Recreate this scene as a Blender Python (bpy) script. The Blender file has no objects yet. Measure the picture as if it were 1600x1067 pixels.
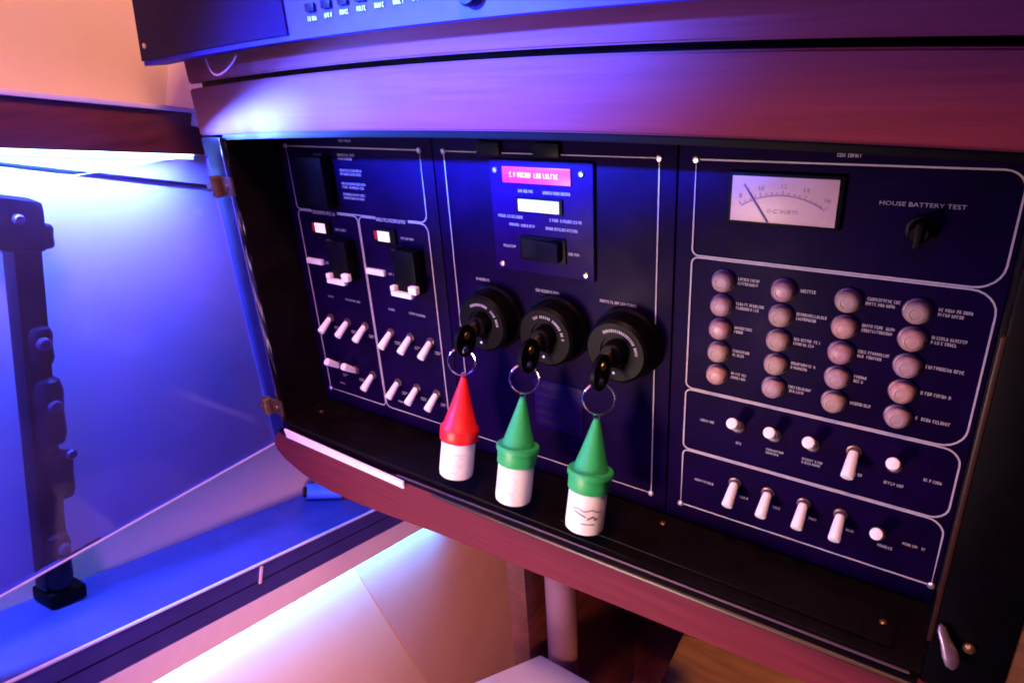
import bpy, bmesh, math, random
from mathutils import Vector, Matrix
random.seed(7)
R = math.radians
SC = bpy.context.scene
COL = SC.collection
# The console leans over the viewer: the panel is laid out in its own plane (x right, y into the panel, z up)
# and TILT turns that frame so that gravity is straight down.
TILT = Matrix.Rotation(R(15.0), 4, 'X')

# ---------------------------------------------------------------- camera
cam_d = bpy.data.cameras.new('camera')
cam = bpy.data.objects.new('camera', cam_d); COL.objects.link(cam)
right = Vector((.81550, .57552, -.06116)); up = Vector((-.18146, .35459, .91724)); fwd = Vector((-.54958, .73691, -.39360))
cm = Matrix((right, up, -fwd)).transposed().to_4x4()
cm.translation = Vector((.35325, -.38287, .06206))
cam.matrix_world = TILT @ cm
cam_d.sensor_width = 36; cam_d.lens = 23.52
cam_d.clip_start = .01; cam_d.clip_end = 50
SC.camera = cam
SC.cycles.pixel_filter_type = 'BLACKMAN_HARRIS'; SC.cycles.filter_width = 1.8
SC.render.resolution_x = 1024; SC.render.resolution_y = 682

# ---------------------------------------------------------------- world and lamps
w = bpy.data.worlds.new('World'); SC.world = w; w.use_nodes = True
bg = w.node_tree.nodes['Background']; bg.inputs[0].default_value = (.30, .06, .45, 1); bg.inputs[1].default_value = .10

def lamp(name, loc, target, energy, color, size=.3, size_y=None, kind='AREA', spot=None, blend=.4, spread=None, ell=None):
    d = bpy.data.lights.new(name, kind); d.energy = energy; d.color = color
    if kind == 'AREA':
        d.size = size
        if size_y: d.shape = 'RECTANGLE'; d.size_y = size_y
        if spread: d.spread = R(spread)
    else:
        d.shadow_soft_size = size
    if kind == 'SPOT': d.spot_size = R(spot); d.spot_blend = blend
    o = bpy.data.objects.new(name, d); COL.objects.link(o)
    q = (Vector(target) - Vector(loc)).to_track_quat('-Z', 'Y').to_matrix().to_4x4(); q.translation = Vector(loc)
    if ell:                                # oval beam: long axis and flattening
        z = (Vector(loc) - Vector(target)).normalized(); x = Vector(ell[0]); x = (x - z * x.dot(z)).normalized()
        q = Matrix((x, z.cross(x), z)).transposed().to_4x4(); q.translation = Vector(loc); q = q @ Matrix.Diagonal((1, ell[1], 1, 1))
    o.matrix_world = TILT @ q
    return o

# frame of the side wall on the left: n out of the wall, h along it into depth, u straight up
FN = Vector((.98935, .13317, -.05877)); FH = Vector((-.14497, .93789, -.31520)); FU = Vector((.01315, .32036, .94721))
FO = Vector((-.30, -.05, -.10))
def F(a, b, c): return FO + FN * a + FH * b + FU * c

lamp('room_lamp', (-.08, -.80, -.34), (.10, 0, -.21), 44, (1.0, .66, .58), .10, kind='SPOT', spot=52, blend=1.)
lamp('warm_spot', (.62, -.95, -.20), F(.06, .32, -.66), 140, (1.0, .40, .26), .06, kind='SPOT', spot=36, blend=.8)
lamp('violet_lamp', (.55, -.95, .20), (-.24, -.12, -.27), 58, (.36, .12, 1.0), .12, kind='SPOT', spot=30, blend=1.)
lamp('blue_lamp', (-.10, -.9, .45), (.05, 0, -.1), 3.4, (.12, .04, 1.0), .4)
lamp('fascia_fill_spot', (-.22, -.80, .36), (-.01, -.055, .055), 2300, (.030, .10, 1.0), .03, kind='SPOT', spot=34, blend=1., ell=((1, 0, .10), .30))  # added spot that carries the blue wash further along the fascia
lamp('niche_fill_light', (.48, -.55, -.20), (.22, .10, -.54), 20, (1.0, .48, .12), .05, kind='SPOT', spot=40, blend=1.)  # added warm fill for the compartment under the rail, no fixture there
lamp('wall_lamp', F(.45, -.55, .60), F(0, -.08, .17), 10, (1.0, .44, .22), .2)
SC.view_settings.view_transform = 'Standard'; SC.view_settings.look = 'None'
SC.view_settings.exposure = 0; SC.view_settings.gamma = 1; SC.view_settings.use_curve_mapping = False

# ---------------------------------------------------------------- materials
def mat(name, col, rough=.5, metal=0., var=.0, scale=40., bump=0., bscale=200., coat=0., spec=.5, stretch=None, emit=None, col2=None, wear=0.):
    m = bpy.data.materials.new(name); m.use_nodes = True
    nt = m.node_tree; b = nt.nodes['Principled BSDF']
    b.inputs['Base Color'].default_value = (*col, 1); b.inputs['Roughness'].default_value = rough
    b.inputs['Metallic'].default_value = metal; b.inputs['Coat Weight'].default_value = coat
    b.inputs['Coat Roughness'].default_value = .12; b.inputs['Specular IOR Level'].default_value = spec
    tc = nt.nodes.new('ShaderNodeTexCoord'); mp = nt.nodes.new('ShaderNodeMapping')
    nt.links.new(tc.outputs['Object'], mp.inputs[0])
    if stretch: mp.inputs['Scale'].default_value = stretch
    if var or col2:
        n = nt.nodes.new('ShaderNodeTexNoise'); n.inputs['Scale'].default_value = scale; n.inputs['Detail'].default_value = 6
        n.inputs['Roughness'].default_value = .62
        nt.links.new(mp.outputs[0], n.inputs['Vector'])
        r = nt.nodes.new('ShaderNodeValToRGB'); r.color_ramp.elements[0].position = .32; r.color_ramp.elements[1].position = .68
        c2 = col2 or tuple(min(1, c * (1 + var)) for c in col); c1 = tuple(c * (1 - var) for c in col)
        r.color_ramp.elements[0].color = (*c1, 1); r.color_ramp.elements[1].color = (*c2, 1)
        nt.links.new(n.outputs[0], r.inputs[0]); nt.links.new(r.outputs[0], b.inputs['Base Color'])
    if wear:
        n3 = nt.nodes.new('ShaderNodeTexNoise'); n3.inputs['Scale'].default_value = 28; n3.inputs['Detail'].default_value = 8
        nt.links.new(tc.outputs['Object'], n3.inputs['Vector'])
        mr = nt.nodes.new('ShaderNodeMapRange'); mr.inputs[1].default_value = .3; mr.inputs[2].default_value = .7
        mr.inputs[3].default_value = max(.03, rough - wear); mr.inputs[4].default_value = rough + wear
        nt.links.new(n3.outputs[0], mr.inputs[0]); nt.links.new(mr.outputs[0], b.inputs['Roughness'])
    if bump:
        n2 = nt.nodes.new('ShaderNodeTexNoise'); n2.inputs['Scale'].default_value = bscale; n2.inputs['Detail'].default_value = 4
        nt.links.new(mp.outputs[0], n2.inputs['Vector'])
        bp = nt.nodes.new('ShaderNodeBump'); bp.inputs['Strength'].default_value = bump; bp.inputs['Distance'].default_value = .001
        nt.links.new(n2.outputs[0], bp.inputs['Height']); nt.links.new(bp.outputs[0], b.inputs['Normal'])
    if emit:
        b.inputs['Emission Color'].default_value = (*emit[0], 1); b.inputs['Emission Strength'].default_value = emit[1]
    return m

M = {
 'wood': mat('mahogany', (.140, .022, .034), .55, spec=.07, var=.15, scale=14, stretch=(.8, 7, 22), bump=.06, bscale=90, coat=0., wear=.08),
 'darkwood': mat('dark_mahogany', (.10, .02, .02), .45, var=.4, scale=9, stretch=(8, 1, 14), coat=.1),
 'panel': mat('panel_paint', (.0048, .0004, .023), .46, spec=.03, var=.32, scale=26, bump=.08, bscale=900, wear=.07),
 'plate': mat('nameplate_paint', (.010, .001, .056), .40, spec=.04, var=.15, scale=120, wear=.06),
 'black': mat('black_plastic', (.0022, .0015, .003), .42, spec=.07, var=.3, scale=120, bump=.05, bscale=700, wear=.08),
 'recess': mat('black_recess_paint', (.004, .002, .003), .45, spec=.12, var=.4, scale=60, bump=.1, bscale=500, wear=.1),
 'fineprint': mat('fine_white_print', (.27, .23, .29), .55, var=.10, scale=300),
 'print': mat('white_print', (.40, .35, .42), .55, var=.08, scale=300),
 'lever': mat('white_lever_plastic', (.86, .82, .85), .35, var=.04, scale=200),
 'lit': mat('lit_indicator', (.8, .7, .75), .3, emit=((1, .62, .72), .9)),
 'reddot': mat('red_lens', (.35, .02, .03), .25, emit=((1, .05, .08), .06)),
 'badge': mat('red_badge', (.60, .02, .12), .35, var=.1, scale=300, emit=((1, .03, .25), .14)),  # badge and its print are given a faint glow through emission
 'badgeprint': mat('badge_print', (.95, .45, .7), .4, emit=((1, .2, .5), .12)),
 'display': mat('counter_face', (.85, .8, .84), .4, var=.05, scale=400),
 'meter': mat('meter_face', (.50, .33, .38), .4, var=.08, scale=60),
 'meterink': mat('meter_ink', (.30, .18, .34), .6),
 'faintink': mat('faint_ink', (.62, .55, .58), .6),
 'ink': mat('ink', (.16, .11, .15), .6),
 'button': mat('breaker_button_plastic', (.44, .27, .29), .40, var=.12, scale=160, coat=.3),
 'collar': mat('button_collar', (.12, .07, .09), .35, metal=.5),
 'screw': mat('screw_metal', (.75, .72, .76), .28, metal=.9, var=.1, scale=400),
 'chrome': mat('chrome', (.82, .8, .84), .16, metal=1., wear=.06),
 'catchmetal': mat('dull_catch_metal', (.55, .42, .52), .38, metal=.75, var=.15, scale=150, wear=.1),
 'bronze': mat('bronze', (.22, .12, .07), .35, metal=.8, var=.3, scale=150, wear=.1),
 'brass': mat('brass_key', (.40, .26, .10), .35, metal=.9, var=.2, scale=200),
 'redcap': mat('red_foam', (.80, .012, .012), .42, var=.06, scale=120, bump=.06, bscale=700),
 'greencap': mat('green_foam', (.026, .40, .10), .45, var=.06, scale=120, bump=.06, bscale=700),
 'whitebody': mat('white_foam', (.80, .75, .68), .55, col2=(.88, .85, .80), var=.12, scale=45, bump=.05, bscale=500),
 'wall': mat('cream_wall', (.66, .52, .47), .6, var=.04, scale=8, bump=.03, bscale=120),
 'lower': mat('cream_laminate', (.64, .38, .31), .55, var=.05, scale=6, bump=.03, bscale=120),
 'lower2': mat('pink_laminate', (.56, .31, .28), .5, var=.06, scale=9, bump=.03, bscale=120),
 'shelf': mat('blue_laminate', (.045, .04, .26), .38, spec=.25, var=.12, scale=30, bump=.03, bscale=400, wear=.08),
 'stileblue': mat('dark_blue_lacquer', (.012, .008, .10), .45, spec=.12, var=.15, scale=60, wear=.08),
 'trim': mat('pale_trim', (.66, .56, .86), .4, var=.04, scale=60),
 'pole': mat('pink_pole', (.20, .09, .15), .5, var=.12, scale=40),
 'navy': mat('navy_plastic', (.0016, .001, .006), .4, spec=.2, var=.3, scale=60, wear=.1),
 'consoleblue': mat('console_blue', (.05, .035, .36), .45, spec=.08, var=.1, scale=60, bump=.04, bscale=600, wear=.06),
 'screen': mat('dark_screen', (.010, .004, .028), .4, spec=.06, var=.2, scale=20, wear=.05),
 'blueroll': mat('blue_plastic', (.04, .14, .75), .4, var=.1, scale=90),
 'brown': mat('brown_board', (.20, .085, .03), .5, var=.3, scale=14, stretch=(1, 8, 8)),
 'strip': mat('pale_strip', (.90, .80, .86), .45, var=.03, scale=90),
 'amber': mat('amber_trim', (.03, .008, .004), .4, var=.3, scale=60),
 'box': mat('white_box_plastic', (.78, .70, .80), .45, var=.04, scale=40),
 'led': mat('led_diffuser', (.8, .9, 1), .4, emit=((.45, .75, 1), 6)),
 'ledlow': mat('led_diffuser_low', (.8, .9, 1), .4, emit=((.45, .75, 1), 4)),
 'wire': mat('pink_wire', (.55, .25, .35), .4),
}
def glass_mat():
    m = bpy.data.materials.new('tinted_acrylic'); m.use_nodes = True; nt = m.node_tree; nt.nodes.clear()
    out = nt.nodes.new('ShaderNodeOutputMaterial'); mx = nt.nodes.new('ShaderNodeMixShader')
    tr = nt.nodes.new('ShaderNodeBsdfTransparent'); tr.inputs[0].default_value = (.56, .50, .97, 1)
    gl = nt.nodes.new('ShaderNodeBsdfGlossy'); gl.inputs['Roughness'].default_value = .06; gl.inputs[0].default_value = (.9, .9, 1, 1)
    fr = nt.nodes.new('ShaderNodeFresnel'); fr.inputs[0].default_value = 1.3
    n = nt.nodes.new('ShaderNodeTexNoise'); n.inputs['Scale'].default_value = 14; n.inputs['Detail'].default_value = 6
    tc = nt.nodes.new('ShaderNodeTexCoord'); nt.links.new(tc.outputs['Object'], n.inputs['Vector'])
    mr = nt.nodes.new('ShaderNodeMapRange'); mr.inputs[1].default_value = .4; mr.inputs[2].default_value = .75
    mr.inputs[3].default_value = .03; mr.inputs[4].default_value = .18
    nt.links.new(n.outputs[0], mr.inputs[0]); nt.links.new(mr.outputs[0], gl.inputs['Roughness'])
    nt.links.new(fr.outputs[0], mx.inputs[0]); nt.links.new(tr.outputs[0], mx.inputs[1]); nt.links.new(gl.outputs[0], mx.inputs[2])
    df = nt.nodes.new('ShaderNodeBsdfDiffuse'); df.inputs[0].default_value = (.62, .55, .80, 1)
    m2 = nt.nodes.new('ShaderNodeMixShader'); mr2 = nt.nodes.new('ShaderNodeMapRange')      # reflected haze painted as a lavender diffuse film, along with dust and smears
    mr2.inputs[1].default_value = .3; mr2.inputs[2].default_value = .75; mr2.inputs[3].default_value = .015; mr2.inputs[4].default_value = .07
    nt.links.new(n.outputs[0], mr2.inputs[0]); nt.links.new(mr2.outputs[0], m2.inputs[0])
    nt.links.new(mx.outputs[0], m2.inputs[1]); nt.links.new(df.outputs[0], m2.inputs[2])
    nt.links.new(m2.outputs[0], out.inputs[0]); return m
M['glass'] = glass_mat()
M['glassedge'] = mat('acrylic_edge', (.80, .76, .92), .25)

# ---------------------------------------------------------------- helpers
ORG = {}
def me_from(bm, m, smooth=False, name='mesh'):
    bmesh.ops.recalc_face_normals(bm, faces=bm.faces)
    me = bpy.data.meshes.new(name); bm.to_mesh(me); bm.free(); me.materials.append(M[m])
    if smooth:
        me.polygons.foreach_set('use_smooth', [True] * len(me.polygons))
        me.set_sharp_from_angle(angle=R(38))
    return me
def place(o, parent, org):
    COL.objects.link(o); org = Vector(org); ORG[o.name] = org
    if parent is None: o.matrix_world = TILT @ Matrix.Translation(org)
    else: o.parent = parent; o.location = org - ORG[parent.name]
    return o
def obj(name, me, parent=None, org=(0, 0, 0)):
    return place(bpy.data.objects.new(name, me), parent, org)
def tag(o, label=None, cat=None, group=None, kind=None):
    if label: o['label'] = label
    if cat: o['category'] = cat
    if group: o['group'] = group
    if kind: o['kind'] = kind
    return o
def thing(name, label, cat, org, group=None):
    return tag(place(bpy.data.objects.new(name, None), None, org), label, cat, group)
def bm_box(bm, p0, p1, bev=0., fr=None, seg=2):
    vs = []
    for x in (p0[0], p1[0]):
        for y in (p0[1], p1[1]):
            for z in (p0[2], p1[2]):
                vs.append(bm.verts.new(Vector((x, y, z)) if fr is None else fr(x, y, z)))
    fs = [bm.faces.new([vs[i] for i in q]) for q in ((0, 1, 3, 2), (4, 6, 7, 5), (0, 4, 5, 1), (2, 3, 7, 6), (0, 2, 6, 4), (1, 5, 7, 3))]
    if bev:
        es = list({e for f in fs for e in f.edges})
        bmesh.ops.bevel(bm, geom=es, offset=bev, segments=seg, profile=.6, affect='EDGES', clamp_overlap=True)
def box(p0, p1, m, bev=0., fr=None):
    bm = bmesh.new(); bm_box(bm, p0, p1, bev, fr); return me_from(bm, m, bev > 0)
def frame_of(d, ref=Vector((0, 0, 1))):
    d = Vector(d).normalized()
    if abs(d.dot(ref)) > .95: ref = Vector((1, 0, 0))
    u = d.cross(ref).normalized(); v = d.cross(u).normalized(); return u, v
def bm_lathe(bm, p, d, prof, n=20, sq=1.):
    """revolve (distance, radius) pairs about the axis p + t*d; sq squashes it across"""
    p = Vector(p); d = Vector(d).normalized(); u, v = frame_of(d); rings = []
    for s, r in prof:
        if r < 1e-6: rings.append([bm.verts.new(p + d * s)])
        else: rings.append([bm.verts.new(p + d * s + u * (r * math.cos(2 * math.pi * k / n)) + v * (r * sq * math.sin(2 * math.pi * k / n))) for k in range(n)])
    for a, b in zip(rings, rings[1:]):
        for k in range(n):
            k2 = (k + 1) % n
            if len(a) == 1 and len(b) == 1: continue
            if len(a) == 1: bm.faces.new((a[0], b[k], b[k2]))
            elif len(b) == 1: bm.faces.new((a[k], b[0], a[k2]))
            else: bm.faces.new((a[k], b[k], b[k2], a[k2]))
    if len(rings[0]) > 1: bm.faces.new(rings[0])
    if len(rings[-1]) > 1: bm.faces.new(rings[-1])
def lathe(p, d, prof, m, n=20, sq=1.):
    bm = bmesh.new(); bm_lathe(bm, p, d, prof, n, sq); return me_from(bm, m, True)
def bm_tube(bm, pts, r, n=8, closed=False):
    pts = [Vector(p) for p in pts]; rings = []; N = len(pts); u0 = None
    for i, p in enumerate(pts):
        a = pts[(i - 1) % N] if (closed or i > 0) else p; b = pts[(i + 1) % N] if (closed or i < N - 1) else p
        d = (b - a).normalized()
        if u0 is None: u0, _ = frame_of(d)
        u = (u0 - d * u0.dot(d)).normalized(); v = d.cross(u); u0 = u
        rings.append([bm.verts.new(p + u * (r * math.cos(2 * math.pi * k / n)) + v * (r * math.sin(2 * math.pi * k / n))) for k in range(n)])
    for i in range(N if closed else N - 1):
        a = rings[i]; b = rings[(i + 1) % N]
        for k in range(n): bm.faces.new((a[k], b[k], b[(k + 1) % n], a[(k + 1) % n]))
    if not closed: bm.faces.new(rings[0]); bm.faces.new(rings[-1])
def tube(pts, r, m, n=8, closed=False):
    bm = bmesh.new(); bm_tube(bm, pts, r, n, closed); return me_from(bm, m, True)
def prism(poly, d, m, bev=0.):
    """closed polygon of 3D points extruded by vector d"""
    bm = bmesh.new(); d = Vector(d)
    a = [bm.verts.new(Vector(p)) for p in poly]; b = [bm.verts.new(Vector(p) + d) for p in poly]
    bm.faces.new(a); bm.faces.new(b[::-1])
    for i in range(len(a)): bm.faces.new((a[i], b[i], b[(i + 1) % len(a)], a[(i + 1) % len(a)]))
    if bev: bmesh.ops.bevel(bm, geom=bm.edges[:], offset=bev, segments=2, affect='EDGES', clamp_overlap=True)
    return me_from(bm, m, bev > 0)
def strip_line(pts, wd, m, y=-.0006, closed=False, th=.0004):
    """flat printed line of width wd through (x, z) points on the panel face"""
    bm = bmesh.new(); N = len(pts); L = []; Rr = []
    for i in range(N):
        a = Vector(pts[(i - 1) % N] if (closed or i) else pts[i]); b = Vector(pts[(i + 1) % N] if (closed or i < N - 1) else pts[i])
        t = (b - a).normalized(); nn = Vector((-t.y, t.x)); p = Vector(pts[i])
        q = p + nn * wd / 2; s = p - nn * wd / 2
        L.append(bm.verts.new((q.x, y, q.y))); Rr.append(bm.verts.new((s.x, y, s.y)))
    for i in range(N if closed else N - 1):
        j = (i + 1) % N; bm.faces.new((L[i], L[j], Rr[j], Rr[i]))
    bmesh.ops.recalc_face_normals(bm, faces=bm.faces)
    if bm.faces[:][0].normal.y > 0: bmesh.ops.reverse_faces(bm, faces=bm.faces)
    r = bmesh.ops.extrude_face_region(bm, geom=bm.faces[:])
    bmesh.ops.translate(bm, vec=(0, -th, 0), verts=[v for v in r['geom'] if isinstance(v, bmesh.types.BMVert)])
    return me_from(bm, m)
def rrect(x0, x1, z0, z1, rl, rr, rtl=None, rtr=None, rbl=None, rbr=None, n=6):
    rs = dict(tl=rl if rtl is None else rtl, bl=rl if rbl is None else rbl, tr=rr if rtr is None else rtr, br=rr if rbr is None else rbr)
    out = []
    for key, cx, cz, a0 in (('tl', x0, z1, 90), ('bl', x0, z0, 180), ('br', x1, z0, 270), ('tr', x1, z1, 0)):
        r = rs[key]; sx = 1 if 'l' in key else -1; sz = -1 if 't' in key else 1
        if r < 1e-5: out.append((cx, cz)); continue
        for k in range(n + 1):
            a = R(a0 + 90 * k / n); out.append((cx + sx * r + r * math.cos(a), cz + sz * r + r * math.sin(a)))
    return out
def glyphs(wd, ht, m='fineprint', lines=1, gap=.5, y=-.0006):
    """rows of print too small to read, each stroke its own little face"""
    bm = bmesh.new(); hh = ht / (lines + gap * (lines - 1)); st = hh * .20
    def bar(x0, z0, x1, z1):
        vs = [bm.verts.new((a, y, b)) for a, b in ((x0, z0), (x1, z0), (x1, z1), (x0, z1))]
        bm.faces.new(vs)
    for li in range(lines):
        z = ht / 2 - hh - li * hh * (1 + gap); ww = wd if li == 0 else wd * random.uniform(.6, .98)
        cw = hh * .60; x = -wd / 2; xe = x + ww
        while x + cw * .7 < xe:
            k = random.random()
            if k < .1: x += cw * .6; continue
            c = cw * .78
            bar(x, z, x + st, z + hh)
            if k < .75: bar(x + st, z + hh - st, x + c, z + hh)
            if random.random() < .6: bar(x + st, z, x + c, z + st)
            if random.random() < .6: bar(x + c - st, z + st * 1.05, x + c, z + hh - st * 1.05)
            if random.random() < .5: bar(x + st, z + hh / 2 - st / 2, x + c - st * 1.05, z + hh / 2 + st / 2)
            x += cw
    return me_from(bm, m)
def label(parent, x0, x1, zc, ht, lines=1, m='fineprint', y=-.0006):
    ht *= .66
    return obj('printed_label', glyphs(x1 - x0, ht, m, lines, y=0), parent, ((x0 + x1) / 2, y, zc))
def text(parent, s, xc, zc, ht, m='print', y=-.0007, wd=None, name='lettering'):
    c = bpy.data.curves.new('t', 'FONT'); c.body = s; c.size = ht * 1.4; c.align_x = 'CENTER'; c.align_y = 'CENTER'; c.resolution_u = 2
    t = bpy.data.objects.new('t', c); COL.objects.link(t); bpy.context.view_layer.update()
    me = bpy.data.meshes.new_from_object(t); bpy.data.objects.remove(t)
    sx = 1.
    if wd:
        xs = [v.co.x for v in me.vertices]; sx = wd / (max(xs) - min(xs))
    for v in me.vertices: v.co = Vector((v.co.x * sx, 0, v.co.y))
    me.materials.clear(); me.materials.append(M[m])
    return obj(name, me, parent, (xc, y, zc))

# ================================================================ the setting on the left
def struct(name, me, org=(0, 0, 0)): return tag(obj(name, me, None, org), kind='structure')
def Fbox(p0, p1, m, bev=0.): return box(p0, p1, m, bev, F)
# side wall with its cream face at a = 0, up to the corner with the back wall
struct('wall_left', Fbox((-.03, -.75, -.60), (0, .60, .55), 'wall'))
struct('wall_back', Fbox((-.06, -.0255, .1205), (.16, -.006, .50), 'wall'))
def beam_c(b): return .1082 + (b + .18) * .148
def beam(a0, a1, b0, b1, c0, c1, m, bev=0.):
    return box((a0, b0, c0), (a1, b1, c1), m, bev, lambda a, b, c: F(a, b, beam_c(b) + c))
bmt = thing('wooden_beam', 'dark red wooden beam running along the left wall above the blue light', 'beam', F(.02, -.2, .09))
obj('board', beam(.001, .036, -.70, .02, -.0365, 0, 'darkwood', .0015), bmt)
obj('ledge', beam(.001, .040, -.70, -.012, .0006, .0050, 'trim', .001), bmt)  # pale strip that paints in the light on the beam's top surface
ls = thing('led_strip', 'glowing blue white light strip under the dark beam on the left wall', 'light strip', F(.012, -.2, .06))
obj('diffuser', beam(.004, .010, -.65, .0, -.0425, -.0375, 'led'), ls)
# lamps of the strip itself
def strip_lamp(name, fa, fb, tgt, energy, color, wdt, spread=180):
    a = Vector(fa); b = Vector(fb); mid = (a + b) / 2; d = bpy.data.lights.new(name, 'AREA'); d.shape = 'RECTANGLE'
    d.size = (b - a).length; d.size_y = wdt; d.spread = R(spread); d.energy = energy; d.color = color
    x = (b - a).normalized(); z = (mid - Vector(tgt)); z = (z - x * z.dot(x)).normalized(); y = z.cross(x)
    mm = Matrix((x, y, z)).transposed().to_4x4(); mm.translation = mid
    o = bpy.data.objects.new(name, d); COL.objects.link(o); o.matrix_world = TILT @ mm
    return o
strip_lamp('led_strip_light', F(.026, -.45, beam_c(-.45) - .044), F(.026, -.02, beam_c(-.02) - .044), F(.03, -.235, -.2), 11.0, (.11, .28, 1.0), .006)
_p = Vector((-.262, -.122, .008)); _t = Vector((.32, -.055, .112))
lamp('led_strip_end_light', _p, _t, 190, (.06, .13, 1.0), .006, kind='SPOT', spot=86, blend=1., ell=((.17, -.98, 0), .19))
tr = tag(obj('wall_moulding', box((.0005, -.62, -.0015), (.004, .03, .0015), 'navy', .0005, lambda a, b, c: F(a, b, .0685 + (b) * .045 + c))),
         'thin dark moulding across the left wall just below the light strip', 'moulding')

# shelf with rounded nose, groove and rail
sh = thing('wall_shelf', 'blue laminate shelf with pale metal edging below the open glass door', 'shelf', F(.05, 0, -.335))
obj('shelf_board', Fbox((.0006, -.60, -.356), (.098, .60, -.3146), 'shelf', .002), sh)
obj('edging', tube([F(.0985, -.60, -.3150), F(.0985, .58, -.3150)], .0017, 'trim'), sh)
obj('groove', Fbox((.0978, -.60, -.3362), (.0984, .58, -.3350), 'navy'), sh)
obj('bracket', Fbox((.0982, .044, -.338), (.1002, .0475, -.318), 'trim', .0008), sh)
va = thing('shelf_valance', 'pale lilac valance board under the front edge of the blue shelf', 'valance', F(.09, 0, -.37))
obj('board', Fbox((.0915, -.60, -.386), (.0975, .60, -.3565), 'trim', .0012), va)
l2 = thing('led_strip', 'glowing light strip hidden behind the lilac valance under the blue shelf', 'light strip', F(.085, 0, -.375))
obj('diffuser', Fbox((.080, -.58, -.372), (.086, .58, -.367), 'ledlow'), l2)
strip_lamp('valance_strip_light', F(.079, -.40, -.377), F(.079, .50, -.377), F(.060, .05, -.432), 4.6, (.03, .30, 1.0), .006, 85)
struct('lower_wall', Fbox((.03, -.70, -1.2), (.0600, .95, -.3565), 'lower'))
# slanted pink cheek panel standing a little proud of the lower wall
ck = [F(.0598, .215, -.362), F(.0598, .66, -.93), F(.0598, .94, -.93), F(.0598, .94, -.362)]
tag(obj('cheek_panel', prism(ck, FN * .0005, 'lower2')), 'pink laminate panel with slanted edge below the shelf light', 'wall panel')

# dark post with fittings that stands on the shelf behind the glass
def post_b(c): return -.148 - (c - .04) * .115
pt = thing('equipment_post', 'dark upright post with small knobs standing on the shelf behind the glass', 'post', F(.02, -.10, -.3146))
def pbox(a0, a1, b0, b1, c0, c1, m, bev): return box((a0, b0, c0), (a1, b1, c1), m, bev, lambda a, b, c: F(a, post_b(c) + b, c))
obj('upright', pbox(.010, .028, -.022, .000, -.2995, .034, 'navy', .004), pt)
obj('upper_housing', pbox(.006, .033, -.036, .003, -.004, .0385, 'navy', .009), pt)
def barrel(name, c0, c1, bb, r, m='navy'):
    p = F(.024, post_b(c0) + bb, c0); q = F(.024, post_b(c1) + bb, c1); L = (q - p).length
    obj(name, lathe(p, q - p, [(0, r * .5), (L * .05, r * .85), (L * .18, r), (L * .5, r * .93), (L * .8, r), (L * .95, r * .8), (L, r * .45)], m, 20), pt)
barrel('clamp', .000, .020, .001, .009, 'black')
barrel('upper_fitting', -.095, -.062, -.008, .0105)
barrel('lower_fitting', -.165, -.105, -.006, .0130)
barrel('bracket', -.215, -.172, .000, .0105, 'black')
barrel('base_fitting', -.299, -.245, -.009, .0115)
obj('foot', pbox(.004, .034, -.022, .010, -.3142, -.2997, 'black', .004), pt)
for c, bb, r in ((-.075, -.010, .0055), (-.128, -.006, .0055), (-.172, .004, .0045), (-.258, -.008, .005), (.022, -.020, .004)):
    p = F(.030, post_b(c) + bb, c)
    k = obj('knob', lathe((0, 0, 0), FN, [(0, r * .7), (.004, r * .7), (.0042, r), (.007, r), (.0085, r * .75), (.009, 0)], 'collar', 14), pt, p)
# blue roll
br = thing('blue_roll', 'small bright blue plastic roll lying on the shelf by the cabinet corner', 'roll', F(.025, .19, -.30))
obj('sleeve', lathe(F(.014, .200, -.3038), FH * .6 + FN * .5, [(0, .008), (0, .0105), (.045, .0105), (.045, .008)], 'blueroll', 20), br)
obj('core', lathe(F(.012, .197, -.3038), FH * .6 + FN * .5, [(0, .007), (.052, .007)], 'navy', 16), br)

# ================================================================ cabinet
def arch(x): return 1 - ((x - .085) / .28) ** 2
XL, XR, YF = -.178, .367, -.055
ct = thing('wooden_cabinet', 'mahogany cabinet with a recess for the switch panels', 'cabinet', (.09, -.03, -.30))
def arched(name, x0, x1, lo, hi, m, y0=YF, y1=-.036, N=36, bev=.0012):
    bm = bmesh.new(); cols = []
    for i in range(N + 1):
        x = x0 + (x1 - x0) * i / N
        cols.append([bm.verts.new((x, y, z)) for y, z in ((y0, lo(x)), (y0, hi(x)), (y1, hi(x)), (y1, lo(x)))])
    for a, b in zip(cols, cols[1:]):
        for k in range(4): bm.faces.new((a[k], a[(k + 1) % 4], b[(k + 1) % 4], b[k]))
    bm.faces.new(cols[0]); bm.faces.new(cols[-1])
    bmesh.ops.recalc_face_normals(bm, faces=bm.faces)
    es = [e for e in bm.edges if len(e.link_faces) == 2 and e.calc_face_angle() > .8]
    bmesh.ops.bevel(bm, geom=es, offset=bev, segments=2, affect='EDGES', clamp_overlap=True)
    return obj(name, me_from(bm, m, True), ct)
top_open = lambda x: .015 + .006 * arch(x)
seam = lambda x: .0545 + .008 * arch(x)
arched('fascia_board', -.2065, .62, top_open, lambda x: seam(x) - .0022, 'wood')
arched('upper_board', -.2065, .62, lambda x: seam(x) + .0016, lambda x: seam(x) + .12, 'wood', y0=YF + .0006)
arched('seam_backing', -.206, .619, lambda x: seam(x) - .010, lambda x: seam(x) + .010, 'black', y0=YF + .012, y1=-.034, bev=.0003)
arched('opening_top_strip', XL + .0004, XR, lambda x: top_open(x) - .0045, lambda x: top_open(x) - .0003, 'black', y0=YF + .002, y1=-.040, bev=.0006)  # black strip along the top of the opening
obj('stile', prism([(-.2065, YF, .0135), (XL - .001, YF, .0135), (XL - .001, YF, -.262), (-.188, YF, -.284), (-.2005, YF, -.284)], (0, .02, 0), 'stileblue', .001), ct)
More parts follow.
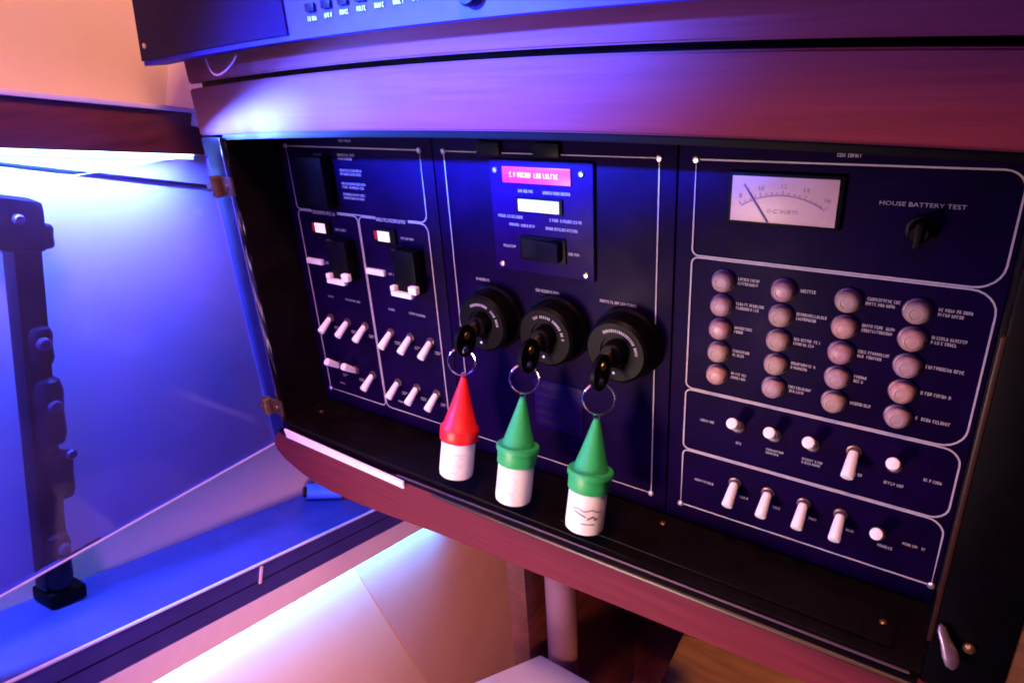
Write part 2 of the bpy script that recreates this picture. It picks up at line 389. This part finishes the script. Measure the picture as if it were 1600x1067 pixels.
obj('edge_trim', box((XL - .0008, YF - .0012, -.256), (XL + .0008, YF + .004, .013), 'chrome', .0004), ct)
obj('stile', box((XR + .0005, YF, -.30), (.4005, -.036, .0135), 'black', .0015), ct)
obj('edge_trim', box((XR - .0010, YF - .0006, -.232), (XR + .0012, YF + .003, -.06), 'amber', .0004), ct)
obj('end_panel', box((.4012, YF + .004, -.2585), (.62, -.036, .0135), 'brown', .0015), ct)
# recess lining
obj('side_lining', box((XL - .003, YF + .0215, -.2555), (XL, .004, .018), 'recess'), ct)
obj('side_lining', box((XL - .003, YF + .0042, -.2555), (XL - .0002, YF + .0213, .0130), 'recess'), ct)
obj('side_lining', box((XR, YF + .0215, -.2555), (XR + .003, .004, .018), 'recess'), ct)
obj('top_lining', box((XL, -.0355, .0165), (XR, .004, .020), 'recess'), ct)
obj('floor_lining', box((XL - .003, YF + .0005, -.2600), (XR + .0004, .004, -.2560), 'recess', .0006), ct)
obj('back_lining', box((XL - .003, .0045, -.2558), (XR + .003, .008, .0163), 'recess'), ct)
# bottom rail with a rounded left corner and slightly bellied lower edge
low = [(-.2005, -.2855), (-.196, -.293), (-.186, -.301), (-.168, -.308), (-.145, -.3125), (-.12, -.3145), (-.08, -.3145), (-.03, -.311), (.02, -.307), (.09, -.304), (.20, -.299), (.31, -.2945), (.47, -.288)]
poly = [(-.1975, YF - .003, -.2775), (-.184, YF - .003, -.2675)] + [(XR + .0, YF - .003, -.2610), (.47, YF - .003, -.2590)] + [(x, YF - .003, z) for x, z in reversed(low)]
obj('bottom_rail', prism(poly, (0, .022, 0), 'wood', .0022), ct)
def zrail(x): return -.2675 + (x + .184) * (.0065 / .551)
obj('lip_channel', prism([(-.183, YF - .0036, zrail(-.183) + .0004), (.366, YF - .0036, zrail(.366) + .0004), (.366, YF - .0036, zrail(.366) + .0038), (-.183, YF - .0036, zrail(-.183) + .0038)], (0, .004, 0), 'black', .0004), ct)
obj('lip_trim', tube([(-.02, YF - .0040, zrail(-.02) + .0046), (.362, YF - .0040, zrail(.362) + .0062)], .0009, 'collar', 6), ct)
obj('amber_bead', tube([(.02, YF - .0042, zrail(.02) - .0016), (.45, YF - .0042, zrail(.45) - .0016)], .0016, 'amber', 8), ct)
obj('pale_strip', prism([(-.171, YF - .0060, -.2590), (-.169, YF - .0060, -.2680), (-.012, YF - .0060, -.2715), (-.012, YF - .0060, -.2640)], (0, .0022, 0), 'strip', .0004), ct)  # pale strip along the upper left of the rail
# thin slab standing in for a reflection on the recess floor, and screws
obj('floor_reflection', box((.135, -.046, -.2558), (.352, -.014, -.2540), 'recess', .0006), ct)
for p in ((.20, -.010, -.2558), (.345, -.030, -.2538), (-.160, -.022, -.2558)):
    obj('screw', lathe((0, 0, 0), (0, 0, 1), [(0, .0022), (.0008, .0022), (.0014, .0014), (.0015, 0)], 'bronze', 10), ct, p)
# catch at the lower right corner
lt = obj('catch', lathe((.3700, -.0010, 0), (.42, -.12, -.90), [(0, .0012), (.002, .0028), (.009, .0036), (.015, .0052), (.020, .0050), (.0225, .0030), (.0232, 0)], 'catchmetal', 18, .6), ct, (0, YF - .0030, -.2165))
obj('screw', lathe((.3838, 0, -.0085), (0, -1, 0), [(0, .0028), (.0016, .0028), (.003, .0016), (.0032, 0)], 'brass', 12), lt, (0, YF - .0008, -.218))

# ================================================================ open glass door
gd = thing('glass_door', 'tinted clear acrylic door swung open at the left of the cabinet', 'glass door', (-.195, -.33, -.283))
obj('pane', box((-.1975, -.600, -.2815), (-.1935, -.0600, .0005), 'glass'), gd)
obj('edge', box((-.1977, -.600, -.2838), (-.1933, -.0600, -.2817), 'glassedge', .0004), gd)
for z in (-.026, -.238):
    hg = obj('hinge', lathe((0, 0, -.009), (0, 0, 1), [(0, .0035), (.001, .0048), (.017, .0048), (.018, .0035)], 'bronze', 14), gd, (-.1895, -.0605, z))
    obj('leaf', box((0, -.0015, -.008), (.020, .0008, .008), 'bronze', .0008), hg, (-.1895, -.0575, z))
    obj('screw', lathe((0, 0, 0), (0, -1, 0), [(0, .0030), (.0014, .0028), (.0022, 0)], 'brass', 12), hg, (-.1945, -.0635, z))
    obj('screw', lathe((0, 0, 0), (0, -1, 0), [(0, .0024), (.001, .002), (.0014, 0)], 'bronze', 12), hg, (-.177, -.0592, z))

# ================================================================ overhead console
oc = thing('overhead_console', 'dark instrument console above the wooden fascia with a row of small keys', 'console', (.05, -.07, .08))
def ozb(x): return .0712 + .0095 * (1 - ((x - .10) / .33) ** 2)
bm = bmesh.new(); cols = []
for i in range(31):
    x = -.229 + (.62 + .229) * i / 30
    sl = .016 if i == 0 else 0
    cols.append([bm.verts.new(v) for v in ((x, -.075, ozb(x)), (x + sl, -.075, ozb(x) + .07), (x + sl, -.0565, ozb(x) + .07), (x, -.0565, ozb(x)))])
for a, b in zip(cols, cols[1:]):
    for k in range(4): bm.faces.new((a[k], a[(k + 1) % 4], b[(k + 1) % 4], b[k]))
bm.faces.new(cols[0]); bm.faces.new(cols[-1])
obj('housing', me_from(bm, 'consoleblue'), oc)
def oface(x0, x1, d0, d1, y, th, m, slope=0., N=14):
    bm = bmesh.new(); cols = []
    for i in range(N + 1):
        x = x0 + (x1 - x0) * i / N; s = slope if i == 0 else 0
        cols.append([bm.verts.new(v) for v in ((x, y, ozb(x) + d0), (x + s, y, ozb(x) + d1), (x + s, y + th, ozb(x) + d1), (x, y + th, ozb(x) + d0))])
    for a, b in zip(cols, cols[1:]):
        for k in range(4): bm.faces.new((a[k], a[(k + 1) % 4], b[(k + 1) % 4], b[k]))
    bm.faces.new(cols[0]); bm.faces.new(cols[-1])
    return me_from(bm, m)
obj('screen', oface(-.2285, -.040, .0035, .068, -.0768, .0016, 'screen', .013), oc)
obj('screw', lathe((0, 0, 0), (0, -1, 0), [(0, .002), (.0008, .002), (.0014, 0)], 'screw', 12), oc, (-.218, -.0768, .0858))
for i in range(7):
    x = -.014 + i * .0150; z = ozb(x) + .0105 + i * .0004
    k = obj('key', box((-.0042, -.0022, -.0018), (.0042, 0, .0030), 'navy', .0006), oc, (x, -.0752, z + .0055))
    obj('key_label', glyphs(.0085, .0026, 'print'), k, (x, -.0754, z))
obj('knob', lathe((0, 0, 0), (0, -1, 0), [(0, .008), (.004, .008), (.006, .0065), (.006, 0)], 'navy', 20), oc, (.113, -.0752, ozb(.113) + .013))
tag(obj('wire_loop', tube([(-.158 + .040 * t, -.064 - .006 * math.sin(math.pi * t), .0735 - .0125 * math.sin(math.pi * min(1, t * 1.0)) ** .8) for t in [i / 14 for i in range(15)]], .0007, 'wire', 6)),
    'thin pink wire drooping in a loop below the overhead console', 'wire')

# ================================================================ parts shared by the panels
def screw_me(r): return lathe((0, 0, 0), (0, -1, 0), [(0, r), (r * .35, r), (r * .7, r * .7), (r * .8, 0)], 'screw', 12)
SCREW = screw_me(.0022)
def lever_me(down):
    d = Vector((0, -.82, -.57)) if down else Vector((0, -.80, .60))
    bm = bmesh.new()
    bm_lathe(bm, (0, 0, 0), d, [(0, .0026), (.003, .0029), (.0150, .0036), (.0162, .0034), (.0166, .0028), (.0167, 0)], 16, 1.)
    return me_from(bm, 'lever', True)
LEV = {True: lever_me(True), False: lever_me(False)}
NUT = lathe((0, .0004, 0), (0, -1, 0), [(0, .0042), (.0016, .0042), (.0018, .0034), (.0032, .0032), (.0032, .0022)], 'collar', 14)
def toggle(parent, x, z, down=True):
    n_ = obj('toggle_switch', NUT, parent, (x, -.0004, z)); obj('lever', LEV[down], n_, (x, -.0020, z)); return n_
LW = .0009

# ================================================================ left switch panel
lp = thing('switch_panel', 'dark blue panel of white toggle switches, leftmost in the cabinet recess', 'switch panel', (-.087, .002, -.252))
obj('plate', box((-.1775, 0, -.2540), (.0050, .0035, .0150), 'panel', .0004), lp)
def border(parent, pts, closed=True): return obj('border_line', strip_line(pts, LW, 'print', closed=closed), parent, (0, 0, 0))
border(lp, rrect(-.1665, -.0067, -.0555, 0, .004, .007, rtl=0, rtr=0))
border(lp, rrect(-.1665, -.0872, -.2400, -.0567, .005, .005, rbl=0))
border(lp, rrect(-.0858, -.0067, -.2400, -.0567, .005, .007, rbr=0))
for p in ((-.1665, 0), (-.0067, 0), (-.1665, -.24), (-.0067, -.24)): obj('screw', SCREW, lp, (p[0], -.0008, p[1]))
ss = obj('selector_switch', box((-.1440, -.013, -.0500), (-.1085, 0, -.0070), 'black', .002), lp)
obj('pointer', prism([(-.1540, -.0006, -.0360), (-.1480, -.0006, -.0360), (-.1510, -.0006, -.0290)], (0, -.0006, 0), 'print'), ss)
for z, x1, n_ in ((-.0075, -.0795, 2), (-.0200, -.0730, 2), (-.0310, -.0715, 2), (-.0400, -.0730, 2)): label(lp, -.1005, x1, z, .0078, n_)
label(lp, -.096, -.081, .0055, .003); label(lp, -.132, -.120, -.0065, .0028)
for dx, xh0, xh1 in ((0, -.1453, -.1135), (.0803, -.0632, -.0288)):
    hb = obj('header_tab', box((xh0 - .001, -.0014, -.0590), (xh1 + .001, -.0002, -.0546), 'panel'), lp)
    obj('printed_label', glyphs(xh1 - xh0, .0030), hb, ((xh0 + xh1) / 2, -.0012, -.0568))
    iw = obj('indicator_frame', box((-.1475 + dx, -.0030, -.0775), (-.1235 + dx, 0, -.0640), 'black', .001), lp)
    obj('lit_window', box((-.1425 + dx, -.0038, -.0748), (-.1290 + dx, -.0031, -.0662), 'lit', .0004), iw)
    obj('red_lens', box((-.1466 + dx, -.0036, -.0740), (-.1432 + dx, -.0031, -.0665), 'reddot', .0003), iw)
    label(lp, -.1190 + dx, -.1045 + dx, -.0708, .0030)
    rb = obj('white_rocker', box((-.1645 + dx, -.0034, -.1065), (-.1425 + dx, 0, -.1012), 'lever', .0009), lp)
    label(lp, -.1405 + dx, -.1300 + dx, -.1040, .0030)
    bk = obj('main_breaker', box((-.1205 + dx, -.0130, -.1145), (-.0955 + dx, 0, -.0775), 'black', .0016), lp)
    gu = bmesh.new()
    bm_box(gu, (-.1215 + dx, -.0175, -.1160), (-.0985 + dx, -.0128, -.1118), .0009)
    bm_box(gu, (-.1215 + dx, -.0177, -.1116), (-.1165 + dx, -.0128, -.1070), .0009)
    bm_box(gu, (-.1010 + dx, -.0177, -.1116), (-.0925 + dx, -.0128, -.1050), .0009)
    obj('lock_guard', me_from(gu, 'lever', True), bk)
    label(lp, -.1450 + dx, -.1375 + dx, -.1372, .0028); label(lp, -.1212 + dx, -.1005 + dx, -.1368, .0028)
    for i in range(3):
        x = (-.1468 + dx if dx == 0 else -.0660) + i * .0238
        toggle(lp, x, -.1600); label(lp, x + .003, x + .0105, -.1690, .0045, 2)
        dn = not (dx == 0 and i < 2)
        toggle(lp, x, -.2100, dn)
        if i < 2 or dx: label(lp, x + .003, x + .0105, -.2195, .0045, 2)
    label(lp, -.150 + dx, -.143 + dx, -.2300, .0026)

# ================================================================ middle battery panel
mp_ = thing('battery_panel', 'middle dark blue panel with three round key switches and a riveted nameplate', 'battery panel', (.10, .002, -.252))
obj('plate', box((.0062, 0, -.2540), (.1972, .0035, .0150), 'panel', .0004), mp_)
border(mp_, rrect(.0173, .1865, -.2400, 0, .007, .007, rtl=0, rtr=0, rbl=0, rbr=0))
for p in ((.0173, 0), (.1865, 0), (.0173, -.24), (.1865, -.24)): obj('screw', SCREW, mp_, (p[0], -.0008, p[1]))
for x0, x1 in ((.050, .070), (.0975, .1180)): obj('clip', box((x0, -.004, -.0015), (x1, -.0011, .0075), 'black', .001), mp_)
npl = obj('nameplate', box((.0605, -.0032, -.0830), (.1427, -.0002, -.0040), 'plate', .0008), mp_)
for p in ((.0655, -.0112), (.1345, -.0112), (.0668, -.0787), (.1366, -.0787)): obj('screw', SCREW, npl, (p[0], -.0033, p[1]))
obj('badge', box((.0720, -.0046, -.0192), (.1268, -.0033, -.0082), 'badge', .0004), npl)
obj('badge_print', glyphs(.040, .0034, 'badgeprint', 1, y=0), npl, (.0985, -.0048, -.0135))
cn = obj('counter_bezel', box((.0826, -.0050, -.0393), (.1200, -.0033, -.0284), 'black', .0008), npl)
obj('counter', box((.0848, -.0056, -.0381), (.1180, -.0051, -.0297), 'display', .0003), npl)
for x0, x1, z in ((.084, .097, -.0246), (.1042, .1272, -.0248), (.0655, .0878, -.0430), (.0748, .0966, -.0487), (.1090, .1340, -.0430), (.1056, .1309, -.0490), (.0684, .0803, -.0647), (.1230, .1325, -.0652)):
    label(npl, x0, x1, z, .0031, 1, y=-.0034)
rk = obj('rocker_frame', box((.0840, -.0050, -.0730), (.1216, -.0033, -.0553), 'black', .0008), npl)
bm = bmesh.new()
vs = [(.0865, -.0052), (.0865, -.0062), (.1025, -.0070), (.1185, -.0105), (.1185, -.0052)]
obj('rocker', prism([(x, y, -.0709) for x, y in vs], (0, 0, .0136), 'navy', .0004), npl)
for x0, x1, z in ((.0379, .0522, -.0950), (.0929, .1131, -.0962), (.1454, .1727, -.0962)): label(mp_, x0, x1, z, .0031)
SWZ = -.1228; SWX = (.0552, .1117, .1672)
for x in SWX:
    sw = obj('key_switch', lathe((0, 0, 0), (0, -1, 0), [(0, .0255), (.004, .0255), (.0055, .0235), (.0185, .0225), (.0205, .0205), (.0205, .0112), (.0190, .0108), (.0190, 0)], 'black', 40), mp_, (x, -.0002, SWZ))
    hb = obj('lock_hub', lathe((0, 0, 0), (0, -1, 0), [(0, .0088), (.0075, .0082), (.0085, .0072), (.0085, 0)], 'black', 24), sw, (x, -.0190, SWZ))
    bm = bmesh.new()                      # ring of tiny print round the upper right of the dial
    for k in range(22):
        if random.random() < .12: continue
        a = R(122 - k * 5.6); t = Vector((-math.sin(a), 0, math.cos(a))); nn = Vector((math.cos(a), 0, math.sin(a)))
        c0 = nn * .0155; ww = .00042 + random.random() * .0002; h2 = .0010
        bm.faces.new([bm.verts.new(c0 + t * sx * ww + nn * sz * h2) for sx, sz in ((-1, -1), (1, -1), (1, 1), (-1, 1))])
    obj('dial_print', me_from(bm, 'fineprint'), sw, (x, -.0210, SWZ))
    obj('dial_mark', lathe((0, 0, 0), (0, -1, 0), [(0, .0011), (.0005, .0010), (.0006, 0)], 'lever', 10), sw, (x - .001, -.0207, SWZ - .0150))
st = obj('embossed_sticker', box((.0870, -.0008, -.2100), (.1300, -.0002, -.1690), 'plate', .0003), mp_)
for i in range(5): label(st, .0895, .1270 - (i % 2) * .006, -.1735 - i * .0078, .0034, 1, 'navy', y=-.0010)

# ================================================================ right breaker panel
rp = thing('breaker_panel', 'right hand dark panel with a voltmeter and twenty round breaker buttons', 'breaker panel', (.283, .002, -.252))
obj('plate', box((.1984, 0, -.2540), (.3665, .0035, .0150), 'panel', .0004), rp)
EX, FX = .2092, .3640
border(rp, rrect(EX, FX, -.0567, 0, .004, .012, rtl=0, rtr=.009))
border(rp, rrect(EX, FX, -.1468, -.0579, .004, .012))
border(rp, rrect(EX, FX, -.1935, -.1480, .004, .009))
border(rp, rrect(EX, FX, -.2400, -.1947, .004, .009, rbl=0, rbr=0))
for p in ((EX, 0), (FX, -.24), (EX, -.24)): obj('screw', SCREW, rp, (p[0], -.0008, p[1]))
label(rp, .2835, .2960, .0045, .0028)
mt = obj('meter_bezel', box((.2296, -.0032, -.0342), (.2896, 0, -.0056), 'black', .0012), rp)
mf = obj('meter_face', box((.2318, -.0040, -.0325), (.2872, -.0033, -.0074), 'meter', .0003), mt)
def mt_arc(r0, r1, a0, a1, N=28):
    bm = bmesh.new(); cx, cz = .2595, -.0560; prev = None
    for i in range(N + 1):
        a = R(a0 + (a1 - a0) * i / N)
        q = [bm.verts.new((cx + r * math.cos(a), -.0043, cz + r * math.sin(a))) for r in (r0, r1)]
        if prev: bm.faces.new((prev[0], q[0], q[1], prev[1]))
        prev = q
    return me_from(bm, 'meterink')
obj('scale', mt_arc(.0385, .0392, 124, 56), mf)
bm = bmesh.new()
for i in range(17):
    a = R(124 - 68 * i / 16); d = Vector((math.cos(a), 0, math.sin(a))); t = Vector((-d.z, 0, d.x)) * .00022; L = .0022 if i % 4 == 0 else .0013
    c0 = Vector((.2595, -.0043, -.0560))
    bm.faces.new([bm.verts.new(c0 + d * (.0394 + s * L) + t * k) for s, k in ((0, -1), (0, 1), (1, 1), (1, -1))])
obj('scale_ticks', me_from(bm, 'meterink'), mf)
for i, s in enumerate(('8', '10', '12', '14', '16')):
    a = R(121 - 62 * i / 4); text(mf, s, .2595 + .0438 * math.cos(a), -.0560 + .0438 * math.sin(a), .0026, 'meterink', -.0043)
text(mf, 'D.C. VOLTS', .2600, -.0260, .0022, 'meterink', -.0043, wd=.0160)
obj('needle', prism([(.2520, -.0046, -.0322), (.2530, -.0046, -.0322), (.2386, -.0046, -.0118), (.2382, -.0046, -.0121)], (0, -.0003, 0), 'meterink'), mf)
text(rp, 'HOUSE BATTERY TEST', .3246, -.0184, .0022, 'fineprint', wd=.0372)
kn = obj('test_knob', lathe((0, 0, 0), (0, -1, 0), [(0, .0070), (.003, .0068), (.0032, .0055), (.0125, .0048), (.0135, .004), (.0135, 0)], 'black', 24), rp, (.3265, -.0003, -.0300))
obj('grip', box((-.0016, -.0165, -.0062), (.0016, -.0125, .0062), 'black', .0006), kn, (.3265, -.0003, -.0300))
BUTS = []
for kk in range(4):
    M['button%d' % kk] = mat('breaker_button_plastic', (.36 + .05 * random.uniform(-1, 1), .205 + .03 * random.uniform(-1, 1), .215 + .03 * random.uniform(-1, 1)), .34 + .05 * kk, var=.14, scale=130 + 30 * kk, wear=.06)
    BUTS.append(lathe((0, 0, 0), (0, -1, 0), [(0, .0061), (.0028, .0061), (.0040, .0057), (.0052, .0046), (.0057, .0034), (.0057, .0030), (.0053, .0027), (.0055, .0012), (.0055, 0)], 'button%d' % kk, 28))
CLR = lathe((0, 0, 0), (0, -1, 0), [(0, .0071), (.0010, .0071), (.0014, .0064), (.0014, .0058)], 'collar', 24)
lw = [[(.0135, 2), (.0175, 2), (.0110, 2), (.0115, 2), (.0110, 2)], [(.0100, 1), (.0170, 2), (.0165, 2), (.0150, 2), (.0150, 2)],
      [(.0175, 2), (.0175, 2), (.0165, 2), (.0075, 2), (.0125, 1)], [(.0160, 2), (.0165, 2), (.0190, 1), (.0150, 1), (.0185, 1)]]
for c, x in enumerate((.2295, .2642, .2983, .3312)):
    for r in range(5):
        z = -.0705 - c * .0008 - r * .0155
        b = obj('breaker_button', CLR, rp, (x, -.0003, z)); obj('push_cap', random.choice(BUTS), b, (x, -.0012, z))
        wd_, n_ = lw[c][r]; label(rp, x + .0085, x + .0085 + wd_ * .95, z + .0010, .0068 if n_ == 2 else .0030, n_)
label(rp, .2201, .2301, -.1686, .0028); label(rp, .3492, .3584, -.1708, .0028)
for i, x in enumerate((.2450, .2676, .2900, .3129, .3340)):
    toggle(rp, x, -.1668 if i != 3 else -.1640, i == 3)
    wd_ = (.004, .011, .0125, .010, .0100)[i]; label(rp, x - wd_ / 2 + .0015, x + wd_ / 2 + .0015, -.1790, .0062 if i in (1, 2) else .003, 2 if i in (1, 2) else 1)
label(rp, .2184, .2329, -.2164, .0028); label(rp, .3457, .3580, -.2170, .0028)
for i, x in enumerate((.2461, .2676, .2897, .3113, .3325)):
    toggle(rp, x, -.2100 if i < 4 else -.2155, i < 4)
    label(rp, x + (.004 if i < 4 else .0008), x + .0092, -.2195 if i < 4 else -.2235, .003)

# ================================================================ three keys with floats hanging in the switches
G = Vector((0, -math.sin(R(15)), -math.cos(R(15))))
def keychain(x, ring_c, apex, cap, lab, marks, ink='ink'):
    k = thing('key_float', lab, 'key float', (apex[0], -.055, -.235), 'keys with foam floats')
    bm = bmesh.new()                       # bow with a hole, in the plane that stands out from the switch
    cy, cz, ro, ri = -.0405, SWZ - .006, .0115, .0035; rings = []
    for i in range(24):
        a = 2 * math.pi * i / 24; co = (math.cos(a), math.sin(a))
        o1 = Vector((0, cy + ro * co[0], cz + ro * 1.05 * co[1])); i1 = Vector((0, cy - .002 + ri * co[0], cz - .006 + ri * co[1]))
        rings.append([bm.verts.new(p + Vector((x + s, 0, 0))) for p, s in ((o1, -.0014), (o1, .0014), (i1, .0014), (i1, -.0014))])
    for i in range(24):
        a, b = rings[i], rings[(i + 1) % 24]
        for q in range(4): bm.faces.new((a[q], a[(q + 1) % 4], b[(q + 1) % 4], b[q]))
    kb = obj('key_bow', me_from(bm, 'black', True), k)
    obj('key_blade', box((x - .0011, -.0315, SWZ - .004), (x + .0011, -.0190, SWZ + .004), 'brass', .0004), k)
    obj('brass_rivet', lathe((x + .0013, cy + .001, cz + .004), (1, 0, 0), [(0, .003), (.0008, .0028), (.001, 0)], 'brass', 12), kb)
    ax = Vector((.50, -.80, .25)).normalized(); u, v = frame_of(ax); rc = Vector(ring_c)
    obj('split_ring', tube([rc + (u * math.cos(t) + v * math.sin(t)) * (.0107 if t < 6.3 else .0101) + ax * (.0006 * (t / 6.3 - 1)) for t in [i * .1745 for i in range(70)]], .00062, 'chrome', 6), k)
    ap = Vector(apex)
    obj('eyelet', tube([ap + Vector((.0022 * math.cos(t), 0, .0022 * math.sin(t) + .0012)) for t in [i * .524 for i in range(12)]], .0006, 'chrome', 6, True), k)
    if cap == 'redcap': prof = [(0, 0), (.0004, .0020), (.004, .0030), (.020, .0076), (.037, .0128), (.039, .0146), (.0405, .0150), (.0490, .0148), (.0500, .0140)]
    else: prof = [(0, 0), (.0004, .0020), (.004, .0030), (.020, .0074), (.0355, .0120), (.0358, .0152), (.0372, .0158), (.0395, .0156), (.0400, .0146), (.0490, .0143), (.0500, .0136)]
    obj('float_cap', lathe(ap, G, prof, cap, 36), k)
    bd = obj('float_body', lathe(ap, G, [(.0502, .0120), (.0502, .0131), (.0740, .0133), (.0775, .0128), (.0790, .0112), (.0794, 0)], 'whitebody', 36), k)
    u, v = frame_of(G)
    view = Vector((.55, -.74, .2)); vv = (view - G * view.dot(G)).normalized(); uu = G.cross(vv).normalized()
    for pts, wd in marks:
        bm = bmesh.new(); prev = None
        for (a, s) in pts:
            e = uu * math.sin(R(a)) + vv * math.cos(R(a)); q = [bm.verts.new(ap + G * (s + d * wd) + e * .01345) for d in (-.5, .5)]
            if prev: bm.faces.new((prev[0], q[0], q[1], prev[1]))
            prev = q
        obj('pen_mark', me_from(bm, ink), bd)
    return k
def loop_mark(a0, s0, ra, rs): return [(a0 + ra * math.cos(t), s0 + rs * math.sin(t)) for t in [i * .42 for i in range(16)]]
keychain(SWX[0], (.0497, -.0400, -.1470), (.0503, -.0405, -.1592), 'redcap', 'key with a red topped white foam float hanging in the left key switch', [(loop_mark(-14, .064, 11, .0035), .0006), ([(-30 + i * 8, .0580) for i in range(8)], .0005), ([(-5 + i * 6, .0725 + .0005 * math.sin(i * 2)) for i in range(5)], .0008)], 'faintink')
keychain(SWX[1], (.1066, -.0400, -.1480), (.1043, -.0405, -.1625), 'greencap', 'green topped white foam float hanging from the middle of three key switches', [(loop_mark(16, .063, 20, .0060), .0005), ([(0 + i * 6, .0700 - .0006 * i) for i in range(5)], .0006)], 'faintink')
keychain(SWX[2], (.1655, -.0400, -.1488), (.1640, -.0405, -.1632), 'greencap', 'green topped foam float with dark scribbles hanging from the right key switch',
         [([(-40 + i * 9, .0605 + .0008 * math.sin(i * 1.3)) for i in range(11)], .0006), ([(-28 + i * 8, .0655 + .0013 * math.sin(i * 2.1)) for i in range(5)], .0014), ([(8 + i * 7, .0650 - .0006 * i) for i in range(6)], .0009), ([(-20 + i * 8, .0700) for i in range(6)], .0007)])

# ================================================================ below the cabinet
nc = thing('under_cabinet_niche', 'dark open compartment below the cabinet rail', 'compartment', (.2, .1, -.6))
obj('side_board', box((.0440, .000, -.75), (.0640, .24, -.315), 'darkwood', .001), nc)
obj('back_board', box((.0645, .235, -.80), (.62, .25, -.315), 'darkwood'), nc)
obj('top_board', box((.0645, .000, -.324), (.62, .234, -.3165), 'darkwood'), nc)
sp = thing('support_pole', 'round pinkish pole standing below the cabinet rail', 'pole', (.088, .02, -.60))
obj('tube', lathe((.0885, .022, -.70), (0, 0, 1), [(0, .0145), (.37, .0145)], 'pole', 28), sp)
obj('flange', lathe((.0885, .022, -.332), (0, 0, 1), [(0, .017), (.003, .019), (.007, .019)], 'pole', 28), sp)
# white box whose far corner shows at the bottom edge of the picture
wb = thing('white_box', 'lilac lit white box with its corner at the bottom edge of the picture', 'box', (.08, -.06, -.56))
e1 = (FN * .93 - FH * .15 ).normalized(); e2 = (-FH * .85 - FN * .36).normalized(); C0 = Vector((.077, 0, -.468))
def wbf(a, b, c): return C0 + e1 * a + e2 * b + FU * c
obj('lid', box((0, 0, -.012), (.16, .16, 0), 'box', .002, wbf), wb)
obj('body', box((.003, .003, -.10), (.157, .157, -.0125), 'box', .002, wbf), wb)
bp = thing('brown_board', 'slanted brown board leaning inside the dark compartment under the rail', 'board', (.22, .1, -.6))
obj('plank', prism([(.146, .10, -.60), (.180, .10, -.475), (.60, .10, -.36), (.60, .10, -.60)], (0, .015, 0), 'brown', .001), bp)
